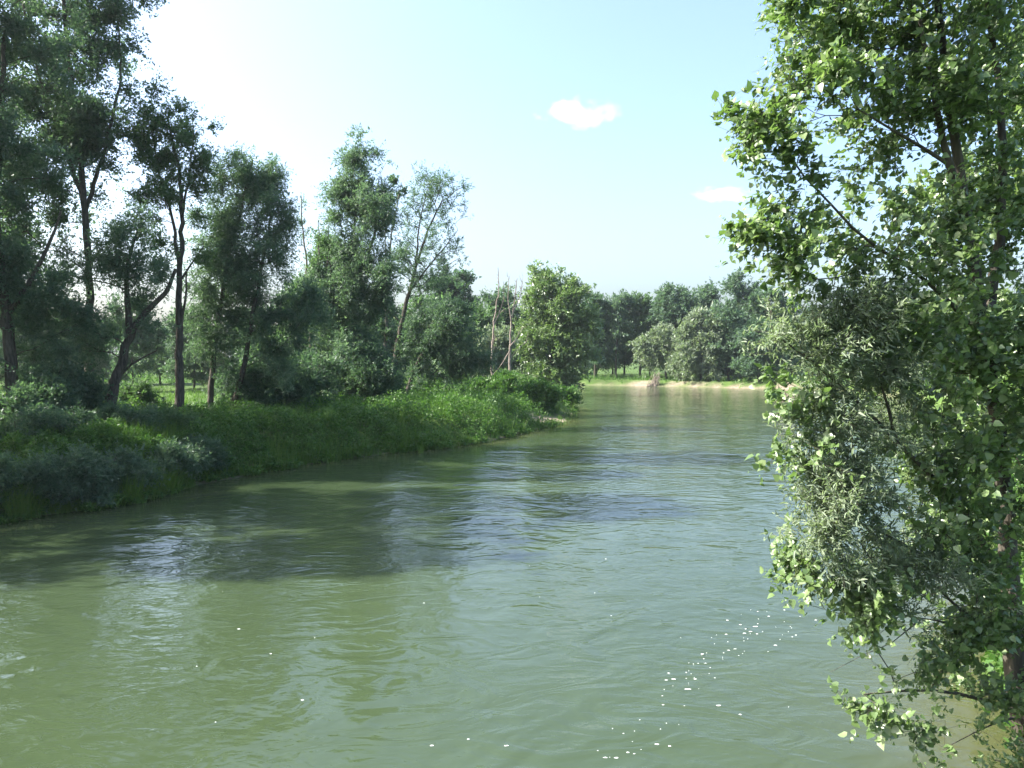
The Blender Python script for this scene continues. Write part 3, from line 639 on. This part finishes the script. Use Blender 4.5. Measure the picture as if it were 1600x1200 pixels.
V, Fc, k = leaf_cloud(P, D, rng, .001, .0007, 'tri', .9, .7)
V = (V.reshape(-1, k, 3) - P[:, None]) * (sc * 1000)[:, None, None] + P[:, None]
tn = np.clip(np.repeat(.2 + .6 * fbm(Q[:, 0] * .6, Q[:, 1] * .6), per) + .2 * rng.normal(size=len(P)) + np.repeat(.14 * rng.normal(size=len(Q)), per), 0, 1)
tag(link('undergrowth', mesh_np('undergrowth', V.reshape(-1, 3), Fc, M['herb'], tone=np.repeat(tn, k))), 'lush green nettles and creepers covering the left bank', 'undergrowth', kind='stuff')
def blades(Q, rng, per, hgt, wid, name, label, mat='grass'):
    gz = terrain(Q[:, 0], Q[:, 1])[0]; n = len(Q) * per
    P = np.stack([np.repeat(Q[:, 0], per) + rng.normal(size=n) * .12, np.repeat(Q[:, 1], per) + rng.normal(size=n) * .12, np.repeat(np.maximum(gz, -.05), per) - .03], 1)
    H = np.repeat(hgt(Q), per) * (.5 + .8 * rng.rand(n)); W = np.repeat(wid(Q), per)
    a = rng.rand(n) * 6.28; lean = rng.normal(size=(n, 2)) * .3
    w = np.stack([np.cos(a), np.sin(a), 0 * a], 1) * W[:, None] * .5
    m1 = P + np.stack([lean[:, 0] * H * .3, lean[:, 1] * H * .3, H * .6], 1); tp = P + np.stack([lean[:, 0] * H, lean[:, 1] * H, H], 1)
    V = np.stack([P - w, P + w, tp], 1).reshape(-1, 3)
    tn = np.clip(np.repeat(.2 + .6 * fbm(Q[:, 0] * .3, Q[:, 1] * .3), per) + .12 * rng.normal(size=n), 0, 1)
    tag(link(name, mesh_np(name, V, [np.arange(n)[:, None] * 3 + np.arange(3)], M[mat], tone=np.repeat(tn, 3))), label, 'grass', kind='stuff')
Q = scatter(lambda x, y: (x < 6) * (y < 150) * smooth(5, 12, river_sd(x, y)) * .9, 6500, rng)
blades(Q, rng, 7, lambda q: .35 + .45 * fbm(q[:, 0] * .3, q[:, 1] * .3), lambda q: .02 + .0006 * q[:, 1], 'meadow_grass', 'bright sunlit grass growing among and behind the left bank trunks')
Q = scatter(lambda x, y: left_reg(x, y) * (river_sd(x, y) < 9) * (vnoise(x * .35 + 40, y * .35) > .55), 1500, rng)
blades(Q, rng, 9, lambda q: .8 + .9 * vnoise(q[:, 0] * .8, q[:, 1] * .8), lambda q: .018 + .0007 * q[:, 1], 'tall_grass', 'tall pale grass stalks standing among the nettles on the left bank')
Q = scatter(lambda x, y: (np.abs(river_sd(x, y) - .15) < .5) * (x < 9) * (y < 110) * (vnoise(x * .5, y * .5) > .42), 1500, rng)
blades(Q, rng, 6, lambda q: .3 + .5 * vnoise(q[:, 0], q[:, 1]), lambda q: .02 + .0005 * q[:, 1], 'waterside_grass', "grass blades fringing the left waterline")
Q = scatter(lambda x, y: (y > 125) * smooth(.3, 1.5, river_sd(x, y)) * smooth(40, 20, river_sd(x, y)) * (1 - .93 * terrain(x, y)[1]), 5000, rng, 1)
blades(Q, rng, 6, lambda q: .5 + .9 * smooth(.4, .7, fbm(q[:, 0] * .3, q[:, 1] * .3)), lambda q: .12 + 0 * q[:, 1], 'far_bank_grass', 'green grass strip along the far bank', 'herb')

def right_reg(x, y):
    s_ = river_sd(x, y); return (s_ > -.1) * (x > 6) * (y < 70) * smooth(14, 6, s_)
def right_scatter(n):
    X = rng.uniform(8, 40, 60000); Y = rng.uniform(9, 60, 60000); k_ = rng.rand(60000) < right_reg(X, Y) * (X < Y * .72 + 2); return np.stack([X[k_], Y[k_]], 1)[:n]
Q = right_scatter(9000); gz = terrain(Q[:, 0], Q[:, 1])[0]; per = 8; u = rng.rand(len(Q), per) ** .65; hh = herb_h(Q[:, 0], Q[:, 1])
P = np.stack([Q[:, 0, None] + rng.normal(size=u.shape) * .18, Q[:, 1, None] + rng.normal(size=u.shape) * .18, np.maximum(gz, 0)[:, None] + u * hh[:, None]], -1).reshape(-1, 3)
D = rng.normal(size=P.shape); D[:, 2] += .2; D /= np.linalg.norm(D, axis=1)[:, None]
V, Fc, k = leaf_cloud(P, D, rng, .15, .10, 'tri', .9, .7)
tag(link('undergrowth', mesh_np('undergrowth', V, Fc, M['herb'], tone=np.repeat(np.clip(.45 + .18 * rng.normal(size=len(P)), 0, 1), k))), 'leafy undergrowth on the right bank behind the poplar trunk', 'undergrowth', kind='stuff')

# ------------------------------------------------------------------ right bank: poplar and willow close to the camera
def leaf_mesh(shape, L, W, mat, seed, tone):
    r = np.random.RandomState(seed); V, Fc, k = leaf_cloud(np.zeros((1, 3)), np.array([[0, 0, -1.]]), r, L, W, shape, .5, 1., sizevar=0)
    return mesh_np('leaf', V, Fc, mat, tone=np.full(k, tone))
def singles(shape, L, W, mat, count, reach):
    def fn(root, P, D, tone, rng):
        G = P + np.array(root.location); dist = np.linalg.norm(G - np.array(cam.location), axis=1)
        x = 800 + F * G[:, 0] / G[:, 1]; y = 555 - F * (G[:, 2] - 7) / G[:, 1]
        ok = np.where((x > 1130) & (x < 1590) & (y > 10) & (y < 1190))[0]
        key = dist[ok] + rng.rand(len(ok)) * reach
        pick = ok[np.argsort(key)[:count]]
        ms = [leaf_mesh(shape, L * f, W * f, mat, 900 + i, t) for i, (f, t) in enumerate([(1.1, .3), (1, .45), (.95, .55), (1.15, .65), (.85, .8), (1.05, .5)])]
        for j, i in enumerate(pick):
            o = link('leaf', ms[j % 6], root); o.location = P[i] + rng.normal(size=3) * .03
            o.rotation_euler = (rng.normal() * .7, rng.normal() * .7, rng.rand() * 6.28)
    return fn
RB = Vector((9.35, 14.2, 0)); RB.z = ground(RB.x, RB.y) - .1; RY = 14.2
def near_lobes(specs, base):
    out = []
    for x, y, rx, ry, Y, *d in specs:
        c = at(x, y, Y) - base; s = Y / F
        out.append((c.x, c.y, c.z, rx * s, max(.55, rx * s * .9), ry * s, d[0] if d else 1.))
    return out
def nstem(base, pts): return [tuple(at(x, y, Y) - base) for x, y, Y in pts]
rng = np.random.RandomState(301)
stems = [dict(path=[(0, 0, -.2)] + nstem(RB, [(1592, 1130, 14.2), (1578, 1000, 14.2), (1577, 860, 14.2), (1562, 680, 14.2), (1535, 500, 14.2), (1508, 330, 14.2), (1492, 220, 14.2), (1470, 60, 14.2), (1450, -120, 14.2)]), r=(.21, .05), wob=.012),
         dict(path=nstem(RB, [(1508, 340, 14.2), (1478, 260, 14), (1462, 175, 13.8), (1435, 20, 13.6)]), r=(.085, .03), wob=.01),
         dict(path=nstem(RB, [(1540, 520, 14.2), (1568, 350, 14.9), (1566, 150, 15.2), (1550, 50, 15.3), (1530, -120, 15.3)]), r=(.11, .04), wob=.01),
         dict(path=nstem(RB, [(1480, 255, 14), (1400, 205, 13.4), (1340, 170, 13)]), r=(.04, .015), wob=.01),
         dict(path=nstem(RB, [(1540, 540, 14.2), (1450, 425, 13.4), (1340, 375, 12.9), (1265, 290, 12.6), (1215, 235, 12.4), (1188, 172, 12.3)]), r=(.05, .008), wob=.03),
         dict(path=nstem(RB, [(1578, 1010, 14.2), (1500, 960, 13.4), (1440, 890, 13)]), r=(.05, .015), wob=.01),
         dict(path=nstem(RB, [(1586, 1110, 14.2), (1500, 1080, 13.2), (1420, 1070, 12.7), (1350, 1085, 12.5)]), r=(.05, .012), wob=.01)]
pop = [(1420, -60, 170, 90, 14), (1410, 50, 150, 80, 14), (1560, 60, 100, 140, 15.4), (1290, 60, 55, 70, 13.2), (1300, 140, 80, 45, 13), (1440, 180, 120, 70, 14), (1245, 20, 22, 30, 12.8, 1.4), (1230, 105, 22, 25, 12.7, 1.3),
       (1185, 195, 34, 38, 12.4, 1.5), (1225, 245, 40, 34, 12.5, 1.3), (1290, 220, 40, 30, 12.8), (1380, 260, 60, 35, 13.6, .6), (1190, 355, 36, 28, 12.3, 1.4), (1250, 330, 55, 40, 12.6, 1.2), (1330, 370, 70, 50, 13), (1440, 370, 90, 70, 13.6), (1560, 330, 90, 110, 15),
       (1230, 415, 40, 28, 12.4, 1.2), (1300, 460, 75, 45, 12.9), (1420, 500, 100, 70, 13.2), (1540, 520, 90, 90, 13.8), (1470, 620, 100, 70, 13.2), (1570, 680, 70, 80, 13.8), (1215, 590, 26, 18, 12.3, 1.3), (1255, 640, 45, 25, 12.5),
       (1222, 722, 34, 24, 12.2, 1.5), (1280, 700, 45, 30, 12.5), (1460, 760, 90, 60, 13.2), (1560, 830, 70, 60, 13.6), (1480, 880, 80, 50, 13.2), (1262, 895, 34, 18, 12.3, 1.5), (1320, 900, 50, 28, 12.6, .9), (1520, 960, 60, 40, 13.3, .8),
       (1345, 975, 30, 24, 12.5), (1380, 1035, 55, 18, 12.6), (1460, 1040, 50, 30, 13, .8), (1385, 1105, 50, 18, 12.5, 1.2), (1425, 1145, 20, 22, 12.4, 1.3), (1590, 1090, 28, 18, 13, .7), (1560, 920, 60, 50, 13.4), (1500, 1010, 60, 35, 13.2, .8), (1570, 1010, 40, 40, 13.5, .8), (1540, 1090, 40, 30, 13.3, .6), (1340, 930, 40, 30, 12.5, 1.2)]
pts, _ = lobe_points(near_lobes(pop, RB), 1100, rng, .35, 2)
t = build_tree('poplar_tree', RB, stems, pts, rng, M['bark'], M['poplar'], 60000, .094, .086, twig=.5, per_twig=9, droop=.15, shape='heart', limbs=14, grow_kw=dict(step=.25, tip=.0035, clear=0.6, wob=.07, up=.2), upbias=.55, along=.45, twig_r=.003,
               single_leaves=singles('heart', .09, .082, M['poplar'], 300, 1.2), leaf_part='foliage')
tag(t, 'large leafy poplar with glossy heart shaped leaves filling the right side', 'tree')
WB = Vector((10.4, 15.0, 0)); WB.z = ground(WB.x, WB.y) - .1
rng = np.random.RandomState(302)
stems = [dict(path=[(0, 0, -.2)] + nstem(WB, [(1590, 960, 14.6), (1520, 810, 14), (1440, 728, 13.2), (1340, 628, 12.6), (1270, 560, 12.3), (1215, 525, 12.1)]), r=(.1, .012), wob=.01),
         dict(path=nstem(WB, [(1560, 900, 14.4), (1450, 880, 13.2), (1340, 800, 12.6), (1285, 800, 12.3)]), r=(.05, .01), wob=.01),
         dict(path=nstem(WB, [(1585, 985, 14.6), (1500, 985, 13.4), (1430, 950, 13), (1370, 960, 12.7)]), r=(.03, .006), wob=.01),
         dict(path=nstem(WB, [(1400, 690, 12.9), (1380, 600, 12.6), (1350, 520, 12.4)]), r=(.035, .01), wob=.01)]
wil = [(1215, 520, 30, 30, 12.1, 1.4), (1270, 530, 50, 40, 12.3, 1.2), (1340, 510, 50, 45, 12.5), (1370, 590, 60, 40, 12.6), (1300, 660, 60, 45, 12.5), (1390, 680, 60, 45, 12.8), (1310, 750, 55, 45, 12.4, 1.2), (1275, 820, 40, 45, 12.3, 1.2),
       (1360, 800, 70, 50, 12.6), (1400, 870, 70, 45, 12.8), (1310, 880, 45, 35, 12.4), (1450, 930, 60, 40, 13), (1380, 950, 50, 25, 12.7)]
pts, _ = lobe_points(near_lobes(wil, WB), 360, rng, .3, 2)
t = build_tree('willow_tree', WB, stems, pts, rng, M['bark'], M['willow'], 28000, .095, .023, twig=.42, per_twig=13, droop=.05, shape='lance', limbs=10, grow_kw=dict(step=.25, tip=.003, clear=.8, wob=.07, up=.1), upbias=.5, along=.6, twig_r=.0025, leaf_part='foliage')
tag(t, 'pale narrow leaved willow growing out through the lower poplar branches', 'tree')
# poplar a little further along the right bank, closing the gaps
rng = np.random.RandomState(303); B2 = Vector((14.2, 20.6, 0)); B2.z = ground(B2.x, B2.y) - .1
stems = [dict(path=[(0, 0, -.2), (-.2, .1, 5), (.1, 0, 10), (0, .2, 15)], r=(.2, .04), wob=.03)]
lob = [(rng.normal() * .9, rng.normal() * .9, 1.6 + 1.25 * k, 2.3, 2.2, 1.1) for k in range(11)]
pts, _ = lobe_points(lob, 260, rng, .4)
t = build_tree('poplar_tree', B2, stems, pts, rng, M['bark'], M['poplar'], 15000, .12, .11, twig=.45, per_twig=10, droop=.1, limbs=8, grow_kw=dict(tip=.005), along=.45)
tag(t, 'second poplar at the right edge, behind the large leafy poplar', 'tree')
bush('small bright bush at the foot of the poplar, bottom right corner', 1640, 12.6, .9, 1.1, 310, leaf='poplar', n_leaf=1300, ll=.08, lw=.06, group='right bank shrubs', twig=.35)

# bare dead twigs hanging over the water below the willow
def stick(name, label, cat, pts, r, seed, side=10, mat='bark', spread=.5, group=None):
    rng = np.random.RandomState(seed); base = Vector(pts[0]); loc = [tuple(Vector(q) - base) for q in pts]
    A = np.array(loc); k = rng.rand(side); i = (k * (len(A) - 1)).astype(int); f = (k * (len(A) - 1) - i)[:, None]
    tp = A[i] * (1 - f) + A[np.minimum(i + 1, len(A) - 1)] * f + rng.normal(size=(side, 3)) * spread * np.array([1, 1, .6])
    S, tips = grow([dict(path=loc, r=r, wob=.035)], tp, rng, step=.15, tip=r[1] * .5, up=0, k_up=.2)
    root = empty(name, base); ch = chains(S); v, f = tubes(S, [c for c in ch if c[1] < 0], lambda q: 7); link('stem', mesh_np('stem', v, f, M[mat], smooth_=True), root)
    v, f = tubes(S, [c for c in ch if c[1] >= 0], lambda q: 4); link('twig', mesh_np('twig', v, f, M[mat], smooth_=True), root)
    return tag(root, label, cat, group)
P_ = lambda x, y, z: (lambda d: tuple(Vector((0, 0, 7)) + d * ((z - 7) / d.z)))(ray(x, y))
stick('driftwood_branch', 'pale stranded branch lying in the shallows off the left bank', 'branch', [P_(688, 684, .5), P_(705, 689, .18), P_(724, 692, .04)], (.07, .02), 401, 4, 'dead_wood', .25)
stick('driftwood_branch', 'dead twiggy branch poking out over the water under the poplar', 'branch', [tuple(at(1450, 955, 13)), tuple(at(1385, 985, 12.8)), tuple(at(1335, 978, 12.6)), tuple(at(1300, 950, 12.5)), tuple(at(1248, 940, 12.4))], (.009, .003), 402, 14, 'bark', .22)
stick('driftwood_branch', 'thin dead bough arching down to the river at lower right', 'branch', [tuple(at(1430, 975, 13)), tuple(at(1385, 1000, 12.7)), tuple(at(1345, 1038, 12.5)), tuple(at(1298, 1050, 12.4))], (.009, .003), 403, 10, 'bark', .2)
stick('driftwood_branch', 'bare drooping bough just above the shallows beside the poplar foot', 'branch', [tuple(at(1590, 1120, 13.8)), tuple(at(1530, 1130, 13)), tuple(at(1500, 1150, 12.8)), tuple(at(1478, 1168, 12.7))], (.02, .005), 404, 16, 'bark', .25)
# brush heap under the far willow
hx, hy = X_of(1022, 181), 181.
rng = np.random.RandomState(405); root = empty('brush_heap', (hx, hy, ground(hx, hy)))
for i in range(26):
    a = rng.rand() * 6.28; e = np.array([math.cos(a) * 1.9 * rng.rand(), math.sin(a) * 1.6 * rng.rand(), 0]); tpv = np.array([rng.normal() * .5 + .6, rng.normal() * .4, 1.5 + 1.8 * rng.rand()])
    S, _ = grow([dict(path=[tuple(e), tuple((e + tpv) * .5 + rng.normal(size=3) * .15), tuple(tpv)], r=(.08, .03), wob=.03)], np.array([tpv + rng.normal(size=3) * .5, tpv * .6 + rng.normal(size=3) * .5]), rng, tip=.03)
    v, f = tubes(S, chains(S), lambda q: 5); link('branch', mesh_np('branch', v, f, M['dead_wood']), root)
tag(root, 'brown heap of dead branches under the pale willow on the far bank', 'brush heap')
# reed tuft standing in the water
b = P_(657, 708, 0); rng = np.random.RandomState(406); n = 26; a = rng.rand(n) * 6.28; w = np.stack([np.cos(a), np.sin(a), 0 * a], 1) * .02
p0 = rng.normal(size=(n, 3)) * .1; p0[:, 2] = -.05; H = .4 + .5 * rng.rand(n); tp = p0 + np.stack([rng.normal(size=n) * .12, rng.normal(size=n) * .12, H], 1)
o = link('reed_tuft', mesh_np('reed_tuft', np.stack([p0 - w, p0 + w, tp], 1).reshape(-1, 3), [np.arange(n)[:, None] * 3 + np.arange(3)], M['grass'], tone=np.full(n * 3, .75))); o.location = b
tag(o, 'small yellow green reed tuft standing in the water off the left bank', 'reeds')
# white flecks modelled in place of sun glints on the ripples
rng = np.random.RandomState(407); V, Fs = [], []
pl = [(1240, 935), (1190, 985), (1120, 1020), (1060, 1075), (1025, 1130), (960, 1190)]
for i in range(120):
    t = rng.rand() * (len(pl) - 1); j = int(t); x = pl[j][0] + (pl[j + 1][0] - pl[j][0]) * (t - j) + rng.normal() * 22; y = pl[j][1] + (pl[j + 1][1] - pl[j][1]) * (t - j) + rng.normal() * 16
    if i > 95: x, y = rng.uniform(300, 1250), rng.uniform(830, 1190)
    c = np.array(P_(x, y, .006)); r_ = .005 + .02 * rng.rand() ** 4; k = 6; a = np.arange(k) * 6.283 / k
    el = 1.5 + 2 * rng.rand(); ring = c + np.stack([np.cos(a) * r_ * el * (.7 + .5 * rng.rand(k)), np.sin(a) * r_ * (.7 + .5 * rng.rand(k)), 0 * a], 1)
    o_ = len(V) * (k + 1); V.append(np.concatenate([ring, [c + [0, 0, .008]]])); Fs += [[o_ + q, o_ + (q + 1) % k, o_ + k] for q in range(k)]
tag(link('glint', mesh_np('glint', np.concatenate(V), [np.array(Fs)], M['glint'])), 'scattered white flecks painted as sun glints on the river', 'glint', kind='stuff')

# ------------------------------------------------------------------ air and clouds
def box(name, lo, hi):
    v = np.array([(x, y, z) for x in (lo[0], hi[0]) for y in (lo[1], hi[1]) for z in (lo[2], hi[2])], float)
    f = np.array([(0, 1, 3, 2), (4, 6, 7, 5), (0, 4, 5, 1), (2, 3, 7, 6), (0, 2, 6, 4), (1, 5, 7, 3)]); return v, f
m, n, l, out = new_mat('thin_haze'); M['haze'] = m
pv = N(n, 'ShaderNodeVolumePrincipled'); pv.inputs['Color'].default_value = (.86, .93, 1, 1); pv.inputs['Density'].default_value = .00014; pv.inputs['Anisotropy'].default_value = .45
l.new(pv.outputs[0], out.inputs['Volume'])
v, f = box('haze', (-1600, -400, -3), (1600, 1900, 48))
tag(link('haze', mesh_np('haze', v, f, m)), 'thin bluish summer haze over the river', 'haze', kind='stuff')
m, n, l, out = new_mat('cloud_vapour'); M['cloud'] = m
tc = N(n, 'ShaderNodeTexCoord'); ln = N(n, 'ShaderNodeVectorMath', operation='LENGTH'); l.new(tc.outputs['Object'], ln.inputs[0])
mp = N(n, 'ShaderNodeMapping'); mp.inputs['Scale'].default_value = (2.6, 2, 1.1); l.new(tc.outputs['Object'], mp.inputs[0])
oi = N(n, 'ShaderNodeObjectInfo'); l.new(oi.outputs['Location'], mp.inputs['Location'])
ns = N(n, 'ShaderNodeTexNoise'); ns.inputs['Scale'].default_value = 1.0; ns.inputs['Detail'].default_value = 4; l.new(mp.outputs[0], ns.inputs['Vector'])
a_ = math_('MULTIPLY', math_('SUBTRACT', 1.0, ln.outputs['Value']), 1.0)
a_ = math_('MAXIMUM', math_('SUBTRACT', math_('ADD', a_, math_('MULTIPLY', ns.outputs[0], 2.2)), 1.45), 0.0)
a_ = math_('MULTIPLY', a_, math_('MINIMUM', math_('MULTIPLY', math_('MAXIMUM', math_('SUBTRACT', 1.0, ln.outputs['Value']), 0.0), 4.0), 1.0))
pv = N(n, 'ShaderNodeVolumePrincipled'); pv.inputs['Color'].default_value = (1, 1, 1, 1); pv.inputs['Anisotropy'].default_value = .3
l.new(math_('MULTIPLY', a_, .07), pv.inputs['Density']); l.new(pv.outputs[0], out.inputs['Volume'])
import bmesh
def cloud(label, x, y, w, hgt, Y, depth):
    c = at(x, y, Y); s_ = Y / F
    bm = bmesh.new(); bmesh.ops.create_icosphere(bm, subdivisions=3, radius=1); me = bpy.data.meshes.new('cloud'); bm.to_mesh(me); bm.free(); me.materials.append(m)
    o = link('cloud', me); o.location = c; o.scale = (w * s_, depth, hgt * s_)
    return tag(o, label, 'cloud', 'small clouds')
cloud('small white cloud alone in the sky above the river bend', 897, 178, 84, 30, 900, 45)
cloud('faint white cloud beside the poplar leaves, lower than the other', 1132, 304, 62, 17, 1000, 30)
